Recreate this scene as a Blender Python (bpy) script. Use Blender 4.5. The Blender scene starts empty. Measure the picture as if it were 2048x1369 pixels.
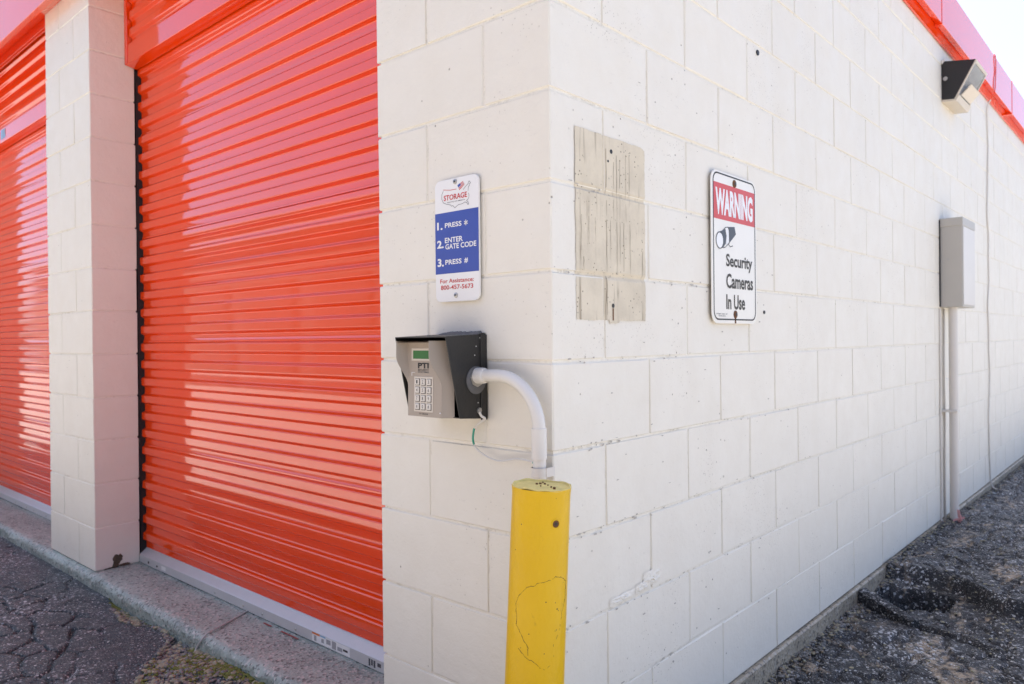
import bpy, bmesh, math, random
import numpy as np
from mathutils import Vector, Matrix

random.seed(7)
rng = np.random.default_rng(7)
S = bpy.context.scene
C = S.collection

# ------------------------------------------------------------------ camera
cam_d = bpy.data.cameras.new('camera')
cam = bpy.data.objects.new('camera', cam_d); C.objects.link(cam)
S.camera = cam
CAM = Vector((1.04423, -1.30147, 1.06844))
yaw, pit, rol = .7298, -.00402, -.00998
fw = Vector((-math.sin(yaw)*math.cos(pit), math.cos(yaw)*math.cos(pit), math.sin(pit)))
r0 = Vector((math.cos(yaw), math.sin(yaw), 0)); u0 = r0.cross(fw)
rr = r0*math.cos(rol) + u0*math.sin(rol); uu = -r0*math.sin(rol) + u0*math.cos(rol)
M = Matrix((rr, uu, -fw)).transposed().to_4x4(); M.translation = CAM
cam.matrix_world = M
cam_d.sensor_width = 36.0
cam_d.lens = 1499.12/2048*36
cam_d.clip_start = .02; cam_d.clip_end = 2000
cam_d.dof.use_dof = True
cam_d.dof.focus_distance = 1.80
cam_d.dof.aperture_fstop = 6.0

# ------------------------------------------------------------------ light
SUN = Vector((-.25, .27, 1.0)).normalized()
elev = math.asin(SUN.z); azim = math.atan2(SUN.x, SUN.y)
w = bpy.data.worlds.new('World'); S.world = w; w.use_nodes = True
nt = w.node_tree; nt.nodes.clear()
sky = nt.nodes.new('ShaderNodeTexSky'); sky.sky_type = 'NISHITA'; sky.sun_disc = False
sky.sun_elevation = elev; sky.sun_rotation = azim
sky.air_density = .55; sky.dust_density = 2.4; sky.ozone_density = .6
bg = nt.nodes.new('ShaderNodeBackground'); bg.inputs['Strength'].default_value = .098
wo = nt.nodes.new('ShaderNodeOutputWorld')
nt.links.new(sky.outputs[0], bg.inputs[0]); nt.links.new(bg.outputs[0], wo.inputs[0])
sd = bpy.data.lights.new('sun', 'SUN'); sd.energy = 5.0; sd.angle = math.radians(.53); sd.color = (1, .95, .88)
so = bpy.data.objects.new('sun', sd); C.objects.link(so)
so.rotation_euler = SUN.to_track_quat('Z', 'Y').to_euler(); so.location = (0, 0, 8)
S.view_settings.view_transform = 'Standard'; S.view_settings.look = 'None'
S.view_settings.gamma = 1; S.view_settings.use_curve_mapping = False
S.view_settings.exposure = 2.17

# ------------------------------------------------------------------ materials
class NT:
    def __init__(s, name):
        s.m = bpy.data.materials.new(name); s.m.use_nodes = True
        s.t = s.m.node_tree; s.p = s.t.nodes['Principled BSDF']
    def n(s, typ, **kw):
        nd = s.t.nodes.new(typ)
        for k, v in kw.items():
            if k in nd.inputs.keys() if isinstance(k, str) else False:
                pass
            setattr(nd, k, v)
        return nd
    def l(s, a, b): s.t.links.new(a, b)
    def geo(s):
        if not hasattr(s, '_g'): s._g = s.n('ShaderNodeNewGeometry')
        return s._g.outputs['Position']
    def noise(s, scale, detail=4, rough=.55, vec=None, dist=0):
        nd = s.n('ShaderNodeTexNoise'); nd.inputs['Scale'].default_value = scale
        nd.inputs['Detail'].default_value = detail; nd.inputs['Roughness'].default_value = rough
        nd.inputs['Distortion'].default_value = dist
        s.l(vec if vec is not None else s.geo(), nd.inputs['Vector']); return nd.outputs['Fac']
    def voro(s, scale, feat='F1', out='Distance', vec=None):
        nd = s.n('ShaderNodeTexVoronoi'); nd.feature = feat; nd.inputs['Scale'].default_value = scale
        s.l(vec if vec is not None else s.geo(), nd.inputs['Vector']); return nd.outputs[out]
    def ramp(s, f, stops):
        nd = s.n('ShaderNodeValToRGB'); e = nd.color_ramp.elements
        while len(e) < len(stops): e.new(.5)
        for i, (p, c) in enumerate(stops):
            e[i].position = p; e[i].color = (c, c, c, 1) if isinstance(c, (int, float)) else (*c, 1)
        s.l(f, nd.inputs[0]); return nd.outputs[0]
    def mix(s, f, a, b, blend='MIX'):
        nd = s.n('ShaderNodeMix'); nd.data_type = 'RGBA'; nd.blend_type = blend
        for sock, v in ((nd.inputs[0], f), (nd.inputs[6], a), (nd.inputs[7], b)):
            if hasattr(v, 'links'): s.l(v, sock)
            elif isinstance(v, (int, float)) and sock is nd.inputs[0]: sock.default_value = v
            else: sock.default_value = (*v, 1) if len(v) == 3 else v
        return nd.outputs[2]
    def math(s, op, a, b=None):
        nd = s.n('ShaderNodeMath'); nd.operation = op
        for i, v in enumerate((a, b)):
            if v is None: continue
            if hasattr(v, 'links'): s.l(v, nd.inputs[i])
            else: nd.inputs[i].default_value = v
        return nd.outputs[0]
    def stretch(s, sc):
        nd = s.n('ShaderNodeMapping'); nd.inputs['Scale'].default_value = sc
        s.l(s.geo(), nd.inputs['Vector']); return nd.outputs[0]
    def bump(s, h, dist, strength=1.0, prev=None):
        nd = s.n('ShaderNodeBump'); nd.inputs['Distance'].default_value = dist; nd.inputs['Strength'].default_value = strength
        s.l(h, nd.inputs['Height'])
        if prev is not None: s.l(prev, nd.inputs['Normal'])
        return nd.outputs[0]
    def set(s, **kw):
        names = dict(color='Base Color', rough='Roughness', metal='Metallic', ior='IOR', coat='Coat Weight',
                     coatr='Coat Roughness', coatior='Coat IOR', normal='Normal', coatn='Coat Normal', spec='Specular IOR Level')
        for k, v in kw.items():
            i = s.p.inputs[names[k]]
            if hasattr(v, 'links'): s.l(v, i)
            elif k == 'color': i.default_value = (*v, 1)
            else: i.default_value = v
        return s.m

def plain(name, col, rough=.5, metal=0, var=.08, vs=20, bumpd=0, bs=120, spec=.5):
    t = NT(name)
    f = t.noise(vs, 5)
    a = tuple(c*(1-var) for c in col); b = tuple(min(1, c*(1+var)) for c in col)
    t.set(color=t.mix(f, a, b), rough=rough, metal=metal, spec=spec)
    if bumpd: t.set(normal=t.bump(t.noise(bs, 4), bumpd))
    return t.m

def mat_block(name='block_paint', base=(.79, .75, .66)):
    t = NT(name)
    big = t.noise(1.7, 4); mid = t.noise(9, 6, .65)
    c = t.mix(big, tuple(x*.93 for x in base), tuple(x*1.05 for x in base))
    c = t.mix(t.math('MULTIPLY', t.ramp(mid, [(.35, 0), (.75, 1)]), .35), c, (base[0]*.9, base[1]*.87, base[2]*.83))
    # small scattered pits in the paint, coloured dark
    def rnd(sc, th):
        q = t.n('ShaderNodeSeparateColor'); t.l(t.voro(sc, out='Color'), q.inputs[0])
        return t.ramp(q.outputs[0], [(th, 0), (th+.01, 1)])
    pit = t.voro(38); gate = t.ramp(t.noise(6, 3), [(.51, 0), (.59, 1)])
    dots = t.math('MULTIPLY', t.math('MULTIPLY', t.ramp(pit, [(.06, 1), (.13, 0)]), gate), rnd(38, .72))
    pit2 = t.voro(120); gate2 = t.ramp(t.noise(3.1, 3), [(.51, 0), (.62, 1)])
    dots2 = t.math('MULTIPLY', t.math('MULTIPLY', t.ramp(pit2, [(.10, 1), (.24, 0)]), gate2), rnd(120, .80))
    allp = t.math('MAXIMUM', t.math('MULTIPLY', dots, .75), t.math('MULTIPLY', dots2, .45))
    c = t.mix(allp, c, (.20, .16, .12))
    # roller scuffs, slightly greyer
    sc = t.ramp(t.noise(26, 6, .7, t.stretch((1, 1, 2.6))), [(.62, 0), (.72, 1)])
    c = t.mix(t.math('MULTIPLY', sc, .22), c, (.42, .39, .35))
    n1 = t.bump(t.noise(90, 5, .6), .0012, .6)
    n2 = t.bump(t.noise(14, 5, .65), .006, .5, n1)
    n3 = t.bump(t.math('SUBTRACT', 1.0, allp), .003, .8, n2)
    t.set(color=c, rough=t.ramp(mid, [(.3, .5), (.7, .66)]), normal=n3, spec=.35)
    return t.m

def mat_mortar():
    t = NT('joint_paint')
    st = t.ramp(t.noise(7, 5, .7), [(.50, 0), (.72, 1)])
    st2 = t.ramp(t.noise(55, 3, .6), [(.45, 0), (.6, 1)])
    c = t.mix(t.math('MULTIPLY', t.math('MULTIPLY', st, st2), .6), (.785, .745, .655), (.33, .28, .20))
    t.set(color=c, rough=.62, normal=t.bump(t.noise(70, 5), .004, .9), spec=.3)
    return t.m

def mat_red(name='red_enamel', base=(.84, .060, .003)):
    t = NT(name)
    c = t.mix(t.noise(2.5, 3), tuple(x*.93 for x in base), tuple(min(1, x*1.05) for x in base))
    nb = t.bump(t.noise(5, 2, .4, t.stretch((1, 1, .35))), 0.0002, .3)
    t.set(color=c, rough=.36, coat=1.0, coatr=.06, coatior=1.86, normal=nb, coatn=nb, spec=.0)
    return t.m

def mat_asphalt(name='asphalt_surface'):
    t = NT(name)
    sx = t.n('ShaderNodeSeparateXYZ'); t.l(t.geo(), sx.inputs[0])
    side = t.ramp(sx.outputs['X'], [(.0, 0), (.02, 1)])      # tarry patch beside the wall, older grey asphalt before the doors
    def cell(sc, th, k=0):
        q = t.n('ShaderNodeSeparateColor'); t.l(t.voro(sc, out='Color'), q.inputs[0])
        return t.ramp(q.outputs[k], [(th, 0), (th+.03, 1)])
    n1_ = t.noise(9, 5, .65); n2_ = t.noise(28, 4, .6)
    tar = t.mix(n1_, (.008, .008, .0095), (.036, .036, .040))
    old = t.mix(n2_, (.030, .041, .046), (.074, .094, .102))
    c = t.mix(side, old, tar)
    worn = t.ramp(t.noise(3.2, 5, .65), [(.47, 0), (.62, 1)])
    fine = t.ramp(n2_, [(.42, 0), (.58, 1)])
    c = t.mix(t.math('MULTIPLY', t.math('MULTIPLY', worn, fine), .50), c, (.12, .124, .13))
    tan = t.math('MULTIPLY', t.ramp(t.noise(2.3, 6, .7, t.stretch((1.6, .8, 1)), 1.2), [(.54, 0), (.60, 1)]), fine)
    c = t.mix(t.math('MULTIPLY', t.math('MULTIPLY', tan, side), .85), c, (.42, .33, .235))
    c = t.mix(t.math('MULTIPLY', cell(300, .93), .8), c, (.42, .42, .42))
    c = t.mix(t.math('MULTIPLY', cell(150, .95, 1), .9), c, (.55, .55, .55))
    c = t.mix(t.math('MULTIPLY', t.math('MULTIPLY', cell(95, .87, 2), worn), .9), c, (.60, .60, .61))  # pale stone chips, with bright glints painted into the colour
    n1 = t.bump(t.voro(300), .004, .9)
    n2 = t.bump(t.voro(120), .006, .7, n1)
    n3 = t.bump(t.noise(35, 5, .6), .008, .6, n2)
    t.set(color=c, rough=t.ramp(n2_, [(.3, .3), (.7, .65)]), normal=n3, spec=.38)
    return t.m

def mat_concrete(name, base, speck=.6, sc=1.0):
    t = NT(name)
    cell = t.voro(240*sc, out='Color'); sep = t.n('ShaderNodeSeparateColor'); t.l(cell, sep.inputs[0])
    g = t.ramp(t.noise(3, 6, .65), [(.3, 0), (.7, 1)])
    c = t.mix(g, tuple(x*.62 for x in base), tuple(x*1.1 for x in base))
    dk = t.ramp(t.noise(11, 6, .7), [(.5, 0), (.68, 1)])
    c = t.mix(t.math('MULTIPLY', dk, .55), c, tuple(x*.45 for x in base))
    c = t.mix(t.math('MULTIPLY', t.ramp(sep.outputs[0], [(.86, 0), (.9, 1)]), speck), c, (.52, .49, .45))
    c = t.mix(t.math('MULTIPLY', t.ramp(sep.outputs[1], [(.84, 0), (.88, 1)]), .6), c, (.05, .045, .045))
    n1 = t.bump(t.voro(240*sc), .0025, .8); n2 = t.bump(t.noise(40, 5, .65), .006, .7, n1)
    t.set(color=c, rough=t.ramp(sep.outputs[2], [(0, .3), (1, .8)]), normal=n2, spec=.5)
    return t.m

def mat_patch():
    t = NT('bare_block')
    v = t.stretch((1, 1, .05))
    str1 = t.ramp(t.noise(62, 3, .55, v), [(.56, 0), (.66, 1)])
    blot = t.ramp(t.noise(9, 5, .65), [(.42, 0), (.62, 1)])
    c = t.mix(t.noise(5, 5), (.64, .565, .43), (.73, .655, .52))
    c = t.mix(t.math('MULTIPLY', blot, .28), c, (.42, .37, .29))
    c = t.mix(t.math('MULTIPLY', t.math('MULTIPLY', str1, t.ramp(t.noise(5, 3), [(.44, 0), (.58, 1)])), .75), c, (.24, .19, .13))
    sp = t.math('MULTIPLY', t.ramp(t.voro(75), [(.10, 1), (.2, 0)]), t.ramp(t.noise(8, 3), [(.5, 0), (.58, 1)]))
    c = t.mix(t.math('MULTIPLY', sp, .8), c, (.12, .09, .06))
    t.set(color=c, rough=.8, normal=t.bump(t.noise(80, 5), .002, .8), spec=.2)
    return t.m

def mat_yellow():
    t = NT('yellow_paint')
    c = t.mix(t.noise(12, 5), (.65, .385, .002), (.74, .455, .004))
    sc = t.ramp(t.noise(45, 5, .7, t.stretch((1, 1, .5))), [(.64, 0), (.70, 1)])
    c = t.mix(t.math('MULTIPLY', sc, .35), c, (.40, .23, .01))
    dots = t.math('MULTIPLY', t.ramp(t.voro(70), [(.07, 1), (.12, 0)]), t.ramp(t.noise(9, 3), [(.56, 0), (.6, 1)]))
    c = t.mix(dots, c, (.05, .04, .02))
    n1 = t.bump(t.noise(38, 5, .6, t.stretch((1, 1, .7))), .005, .7); n2 = t.bump(t.noise(9, 3), .004, .4, n1)
    t.set(color=c, rough=t.ramp(t.noise(20, 4), [(.3, .28), (.7, .42)]), normal=n2, spec=.3)
    return t.m

MB_ = mat_block(); MORT = mat_mortar(); RED = mat_red()
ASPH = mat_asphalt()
SLAB = mat_concrete('apron_concrete', (.375, .435, .39), .75, .5)
FOUND = mat_concrete('foundation_concrete', (.44, .375, .28), .3, .4)
DRIVE = mat_concrete('drive_concrete', (.29, .27, .245), .2, .3)
PATCH = mat_patch(); YEL = mat_yellow()
BLACK = plain('black_rubber', (.012, .012, .013), .6)
DARK = plain('dark_bronze_metal', (.017, .0165, .0155), .45, 0, .2, 9, .0006, 200)
TAN = plain('tan_plastic', (.36, .305, .25), .42, 0, .05, 6)
TANP = plain('key_plate_plastic', (.60, .54, .46), .4)
KEYM = plain('key_metal', (.66, .62, .56), .35)
INK = plain('black_ink', (.012, .012, .012), .5)
LCD = plain('green_display', (.035, .16, .045), .25)
ALU = plain('aluminium', (.52, .52, .52), .34, .2, .06, 30)
WHITE = plain('white_sign_enamel', (.80, .79, .77), .3, 0, .02)
WARMW = plain('aged_sign_enamel', (.80, .765, .69), .35, 0, .05, 8)
BLUE = plain('blue_sign_ink', (.045, .085, .36), .35, 0, .06)
REDINK = plain('red_sign_ink', (.55, .035, .035), .4)
REDINK2 = plain('red_band_ink', (.60, .055, .045), .4)
OLIVE = plain('dark_olive_ink', (.035, .027, .014), .5)
GREYINK = plain('grey_ink', (.06, .065, .075), .45)
PVC = plain('white_pvc', (.70, .67, .62), .38, 0, .04, 14, .0008, 60)
PVCP = plain('painted_conduit', (.66, .62, .565), .45, 0, .05, 9, .001, 40)
BOXP = plain('grey_box_paint', (.46, .435, .39), .5, 0, .05, 5)
STEEL = plain('zinc_steel', (.45, .44, .42), .35, .8, .15, 60)
RUST = plain('rust', (.13, .05, .014), .8, 0, .4, 90)
GREEN = plain('green_wire_jacket', (.02, .30, .20), .4)
SEAL = plain('grey_sealant', (.11, .11, .113), .7, 0, .2, 40, .003, 60)
CREAM = plain('lamp_cream', (.60, .53, .43), .35, 0, .06)
REFL = plain('lamp_reflector', (.75, .76, .78), .18, .8, .04)
CAPM = plain('bollard_cap_paint', (.62, .50, .17), .65, 0, .4, 30, .003, 50)
GRAVEL = plain('gravel_stone', (.27, .245, .165), .7, 0, .6, 60)
DIRT = plain('dirty_stone', (.20, .165, .115), .85, 0, .7, 60)
DGRAVEL = plain('dark_gravel_stone', (.13, .125, .12), .45, 0, .9, 70)
MOSS = plain('moss_green', (.15, .16, .035), .9, 0, .6, 50)
PINK = plain('pink_tape', (.72, .36, .36), .5)
WIREM = plain('grey_cable', (.42, .40, .38), .5)
FARD = plain('far_door_paint', (.20, .15, .13), .6)
BACKW = plain('far_wall_paint', (.24, .21, .18), .6)
ROOFM = plain('roof_metal', (.45, .44, .42), .5)
GLASS = NT('lamp_glass'); GLASS.set(color=(.95, .97, 1), rough=.03, ior=1.45); GLASS.p.inputs['Transmission Weight'].default_value = .85; GLASS = GLASS.m
STICK = plain('sticker_paper', (.72, .71, .70), .5)
STICKB = plain('sticker_blue', (.25, .42, .60), .5)
STICKO = plain('sticker_orange', (.62, .16, .03), .5)
STICKG = plain('sticker_grey', (.30, .30, .31), .5)

# ------------------------------------------------------------------ mesh helpers
class MB:
    def __init__(s): s.v = []; s.f = []
    def add(s, vs, fs):
        o = len(s.v); s.v += [tuple(x) for x in vs]; s.f += [tuple(i+o for i in f) for f in fs]; return s
    def box(s, x0, x1, y0, y1, z0, z1):
        return s.add([(x0, y0, z0), (x1, y0, z0), (x1, y1, z0), (x0, y1, z0), (x0, y0, z1), (x1, y0, z1), (x1, y1, z1), (x0, y1, z1)],
                     [(0, 3, 2, 1), (4, 5, 6, 7), (0, 1, 5, 4), (1, 2, 6, 5), (2, 3, 7, 6), (3, 0, 4, 7)])
    def prism(s, poly, f0, f1):
        n = len(poly)
        return s.add([f0(*p) for p in poly] + [f1(*p) for p in poly],
                     [tuple(range(n-1, -1, -1)), tuple(range(n, 2*n))] + [(i, (i+1) % n, n+(i+1) % n, n+i) for i in range(n)])
    def tube(s, pts, r, n=12, cap=True):
        pts = [Vector(p) for p in pts]; rs = r if isinstance(r, (list, tuple)) else [r]*len(pts)
        t = [((pts[min(i+1, len(pts)-1)]-pts[max(i-1, 0)]).normalized()) for i in range(len(pts))]
        a = t[0].orthogonal().normalized(); vs = []
        for i, p in enumerate(pts):
            a = (a - t[i]*a.dot(t[i])).normalized(); b = t[i].cross(a)
            for k in range(n):
                q = 2*math.pi*k/n; vs.append(p + (a*math.cos(q)+b*math.sin(q))*rs[i])
        fs = [(i*n+k, i*n+(k+1) % n, (i+1)*n+(k+1) % n, (i+1)*n+k) for i in range(len(pts)-1) for k in range(n)]
        if cap: fs += [tuple(range(n-1, -1, -1)), tuple((len(pts)-1)*n+k for k in range(n))]
        return s.add(vs, fs)
    def grid(s, V, nu, nv):
        return s.add(V, [(i*nv+j, (i+1)*nv+j, (i+1)*nv+j+1, i*nv+j+1) for i in range(nu-1) for j in range(nv-1)])
    def mesh(s, name, mat, smooth=False, bevel=0, seg=1):
        me = bpy.data.meshes.new(name); me.from_pydata(s.v, [], s.f); me.update()
        bm = bmesh.new(); bm.from_mesh(me)
        if bevel:
            bmesh.ops.remove_doubles(bm, verts=bm.verts, dist=1e-6)
            ed = [e for e in bm.edges if len(e.link_faces) == 2 and e.calc_face_angle(0) > .4]
            bmesh.ops.bevel(bm, geom=ed, offset=bevel, segments=seg, affect='EDGES', profile=.5, clamp_overlap=True)
        bmesh.ops.recalc_face_normals(bm, faces=bm.faces)
        if smooth:
            for f in bm.faces: f.smooth = True
            for e in bm.edges:
                if len(e.link_faces) == 2 and e.calc_face_angle(0) > .7: e.smooth = False
        bm.to_mesh(me); bm.free(); me.materials.append(mat); return me

def link(name, me, parent=None):
    o = bpy.data.objects.new(name, me); C.objects.link(o)
    if parent is not None:
        o.parent = parent
        if parent.type == 'EMPTY' or parent.location.length > 0:
            o.matrix_parent_inverse = Matrix.Translation(-parent.location)
    return o
def part(name, mb, mat, parent, smooth=False, bevel=0, seg=1, label=None):
    o = link(name, mb.mesh(name, mat, smooth, bevel, seg), parent)
    if label: o['label'] = label
    return o
def thing(name, label, cat, loc=(0, 0, 0), group=None):
    o = bpy.data.objects.new(name, None); C.objects.link(o); o.location = loc
    o.empty_display_size = .05
    o['label'] = label; o['category'] = cat
    if group: o['group'] = group
    return o
def tag(o, label, cat, group=None):
    o['label'] = label; o['category'] = cat
    if group: o['group'] = group
    return o
def structure(o): o['kind'] = 'structure'; return o
def stuff(o): o['kind'] = 'stuff'; return o

# numpy noise
def hash2(ix, iy, k=0):
    h = (ix.astype(np.int64)*374761393 + iy.astype(np.int64)*668265263 + k*974711) & 0x7fffffff
    h = ((h ^ (h >> 13))*1274126177) & 0x7fffffff
    return ((h ^ (h >> 16)) & 0xffff)/65535.0
def vnoise(x, y, k=0):
    ix = np.floor(x); iy = np.floor(y); fx = x-ix; fy = y-iy
    fx = fx*fx*(3-2*fx); fy = fy*fy*(3-2*fy)
    a = hash2(ix, iy, k); b = hash2(ix+1, iy, k); c = hash2(ix, iy+1, k); d = hash2(ix+1, iy+1, k)
    return (a*(1-fx)+b*fx)*(1-fy)+(c*(1-fx)+d*fx)*fy
def fbm(x, y, o=4, k=0):
    s = 0; a = .5; t = 0
    for i in range(o): s = s + a*vnoise(x*2**i, y*2**i, k+i); t += a; a *= .5
    return s/t
def worley(x, y, k=0):
    ix = np.floor(x); iy = np.floor(y); d1 = np.full(x.shape, 9.); d2 = d1.copy()
    for dx in (-1, 0, 1):
        for dy in (-1, 0, 1):
            cx = ix+dx; cy = iy+dy
            d = np.hypot(cx+hash2(cx, cy, k)-x, cy+hash2(cx, cy, k+5)-y)
            d2 = np.minimum(d2, np.maximum(d1, d)); d1 = np.minimum(d1, d)
    return d1, d2
def sstep(a, b, x): t = np.clip((x-a)/(b-a), 0, 1); return t*t*(3-2*t)

# ------------------------------------------------------------------ ground
def axis(segs):
    out = []
    for a, b, d in segs:
        n = max(1, int(round((b-a)/d))); out += list(a+(b-a)*np.arange(n)/n)
    out.append(segs[-1][1]); return np.array(out)
xs = axis([(-300, -60, 60), (-60, -8, 8), (-8, -4.6, .4), (-4.6, -3.0, .018), (-3.0, -.9, .0085), (-.9, .02, .05), (.02, .6, .0085), (.6, 1.1, .02), (1.1, 3, .2), (3, 12, 2), (12, 300, 48)])
ys = axis([(-300, -60, 60), (-60, -8, 8), (-8, -1.2, .5), (-1.2, -.55, .03), (-.55, .0, .0085), (.0, .8, .1), (.8, 3.2, .0095), (3.2, 7, .025), (7, 12, .5), (12, 60, 8), (60, 300, 60)])
XX, YY = np.meshgrid(xs, ys, indexing='ij')
H = np.full(XX.shape, -.06)
left = (YY < .05) & (XX < 0)
wx = XX + .05*(fbm(XX*9, YY*9, 3, 11)-.5); wy = YY + .05*(fbm(XX*9, YY*9, 3, 31)-.5)
d1, d2 = worley(wx*5.2, wy*8.5, 3)
near = sstep(1.6, .8, np.abs(YY))*sstep(-6, -4.5, XX)
crack = sstep(.055, .0, d2-d1)*sstep(.36, .52, fbm(XX*2.1, YY*2.1, 2, 70))
d1b, d2b = worley(wx*13, wy*17, 9)
crack2 = sstep(.07, .0, d2b-d1b)*sstep(.52, .68, fbm(XX*3.3, YY*3.3, 2, 51))
HL = -.060 + .010*(fbm(XX*3, YY*3, 4, 1)-.5) + .006*(fbm(XX*22, YY*22, 3, 5)-.5) - .026*crack*near - .008*crack2*near
HL += .010*(hash2(np.floor(wx*5.2), np.floor(wy*8.5), 2)-.5)*0
# broken margin next to the apron: asphalt edge lost, gravel and moss lower down
edge = -.018 - .075*sstep(-2.6, -2.2, XX) + .06*sstep(-2.2, -1.95, XX) - .03*sstep(-1.95, -1.75, XX) - .16*sstep(-1.82, -1.62, XX) - .13*sstep(-1.62, -1.48, XX)
edge = edge + .05*(fbm(XX*14, YY*3, 3, 21)-.5) + .012
low = sstep(-.012, .012, YY-edge)*(XX < 0)
HL = HL*(1-low) + low*(-.080 + .022*(fbm(XX*16, YY*16, 3, 44)-.5) + .03*sstep(-1.9, -1.4, XX))
# right side
line = 2.43 + .05*np.sin(XX*9) - .10*sstep(.3, .5, XX) + .25*sstep(.5, 1, XX) + .06*(fbm(XX*12, YY*0+3, 3, 8)-.5)
up = sstep(-.02, .02, YY-line)
far = -.045*sstep(3.5, 4.6, YY)
HR = (1-up)*(-.066 - .008*sstep(1.5, .8, YY)) + up*(.004+far)
rid = 1-np.abs(2*fbm(XX*13, YY*10, 3, 64)-1)
HR += .022*(fbm(XX*4, YY*4, 4, 61)-.5) + .012*(fbm(XX*24, YY*20, 3, 62)-.5) - .014*sstep(.86, 1, rid)*sstep(2.2, 1.4, XX)
d1, d2 = worley(wx*4.2, wy*3.1, 13)
HR -= .012*sstep(.05, .0, d2-d1)*sstep(2.0, 1.2, XX)*sstep(.45, .6, fbm(XX*2.4, YY*2.4, 2, 33))
ang = np.hypot((XX-.16-.25*(YY-2.24))/.155, (YY-2.24)/.15)
hole = sstep(1.05, .86, ang + .35*(fbm(XX*18, YY*18, 2, 91)-.5))
HR -= .15*hole*(XX > -.05)
trench = sstep(.03, .0, np.abs(YY-1.94+.30*(XX-.25)))*sstep(.2, .26, XX)*sstep(.6, .45, XX)
HR -= .03*trench
right = (XX >= 0)
fade = sstep(.86, .74, XX)*sstep(12, 7, YY)
H = np.where(right & (YY > .0), HR*fade + -.07*(1-fade), HL*sstep(-12, -6, XX)*sstep(-6, -3, YY)+(-.06)*(1-sstep(-12, -6, XX)*sstep(-6, -3, YY)))
nu, nv = XX.shape
me = bpy.data.meshes.new('asphalt')
V = np.stack([XX, YY, H], -1).reshape(-1, 3)
idx = np.arange(nu*nv).reshape(nu, nv)
Q = np.stack([idx[:-1, :-1], idx[1:, :-1], idx[1:, 1:], idx[:-1, 1:]], -1).reshape(-1, 4)
cx_ = XX[:-1, :-1].ravel(); cy_ = YY[:-1, :-1].ravel()
Q = Q[~((cx_ < -.12) & (cx_ > -8) & (cy_ > .2) & (cy_ < 11))]       # nothing under the building
me.vertices.add(len(V)); me.vertices.foreach_set('co', V.ravel())
me.loops.add(Q.size); me.loops.foreach_set('vertex_index', Q.ravel().astype(np.int32))
me.polygons.add(len(Q)); me.polygons.foreach_set('loop_start', np.arange(0, Q.size, 4, dtype=np.int32))
me.polygons.foreach_set('use_smooth', np.ones(len(Q), bool))
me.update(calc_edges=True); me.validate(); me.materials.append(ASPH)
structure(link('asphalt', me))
def ground_z(x, y):
    i = np.clip(np.searchsorted(xs, x), 1, nu-1); j = np.clip(np.searchsorted(ys, y), 1, nv-1)
    return float(H[i, j])

# pale concrete lanes out in the sun
m = MB().box(-40, 40, -7.4, -.92, -.2, -.035); structure(part('concrete_lane', m, DRIVE, None))
m = MB().box(.86, 9, -.9, 30, -.2, -.03); structure(part('concrete_lane', m, DRIVE, None))

# concrete apron in front of the doors (rounded, worn nose)
def apron(x0, x1, name):
    n = int((x1-x0)/.009) if x1-x0 < 5 else 80
    X_ = np.linspace(x0, x1, n)
    prof = [(.30, .0), (.20, .0), (.14, .0), (.10, .0), (.07, -.0005), (.045, -.001), (.025, -.0015), (.008, -.002), (-.006, -.004), (-.016, -.008), (-.024, -.015), (-.029, -.024), (-.031, -.034), (-.031, -.045), (-.030, -.06), (-.03, -.09), (-.03, -.2)]
    rows = []
    for (y, z) in prof:
        yy = np.full(n, y); zz = np.full(n, z)
        nose = 1.0 if -.05 < z < -.0008 else .25
        a = (fbm(X_*26, yy*26+z*60, 4, 3)-.5)
        yy = yy + a*.016*nose*(1 if z < -.0008 else 0); zz = zz + a*.007*nose + .004*(fbm(X_*2.2, yy*0+1, 2, 6)-.5)*(1 if z > -.06 else 0)
        zz = zz + .0022*(fbm(X_*45, yy*45, 3, 12)-.5)
        gr = np.exp(-((X_-(-1.625-.25*y))/.007)**2)*(1 if z > -.05 else 0)   # control joint
        zz = zz - .006*gr; yy = yy + .004*gr*(1 if z < -.003 else 0)
        gr = np.exp(-((X_-(-4.62))/.01)**2); zz = zz - .006*gr
        rows.append(np.stack([X_, yy, zz], -1))
    V = np.concatenate(rows); P = len(prof)
    m = MB(); m.v = [tuple(v) for v in V]
    m.f = [(j*n+i, (j+1)*n+i, (j+1)*n+i+1, j*n+i+1) for j in range(P-1) for i in range(n-1)]
    return structure(part(name, m, SLAB, None, smooth=True))
apron(-4.7, .012, 'concrete_apron')
apron(-9.0, -4.703, 'concrete_apron')

SCR = plain('red_scrape', (.30, .07, .06), .8, 0, .5, 80)
for xa_, xb_, ya_ in ((-1.556, -1.50, .174), (-1.43, -1.318, .173)):
    part('paint_scrape', MB().box(xa_, xb_, ya_, ya_+.007, .0022, .0032), SCR, bpy.data.objects['concrete_apron'])

# ------------------------------------------------------------------ building
B = thing('storage_building', 'painted white block self storage building with red roll-up doors and red roof edge', 'building', (0, 0, 0))
U = .2032
X2 = -.6096; X1 = -2.7465; X0 = X1-.6096; XB = X0-2.137; XE = -9.0
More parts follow.
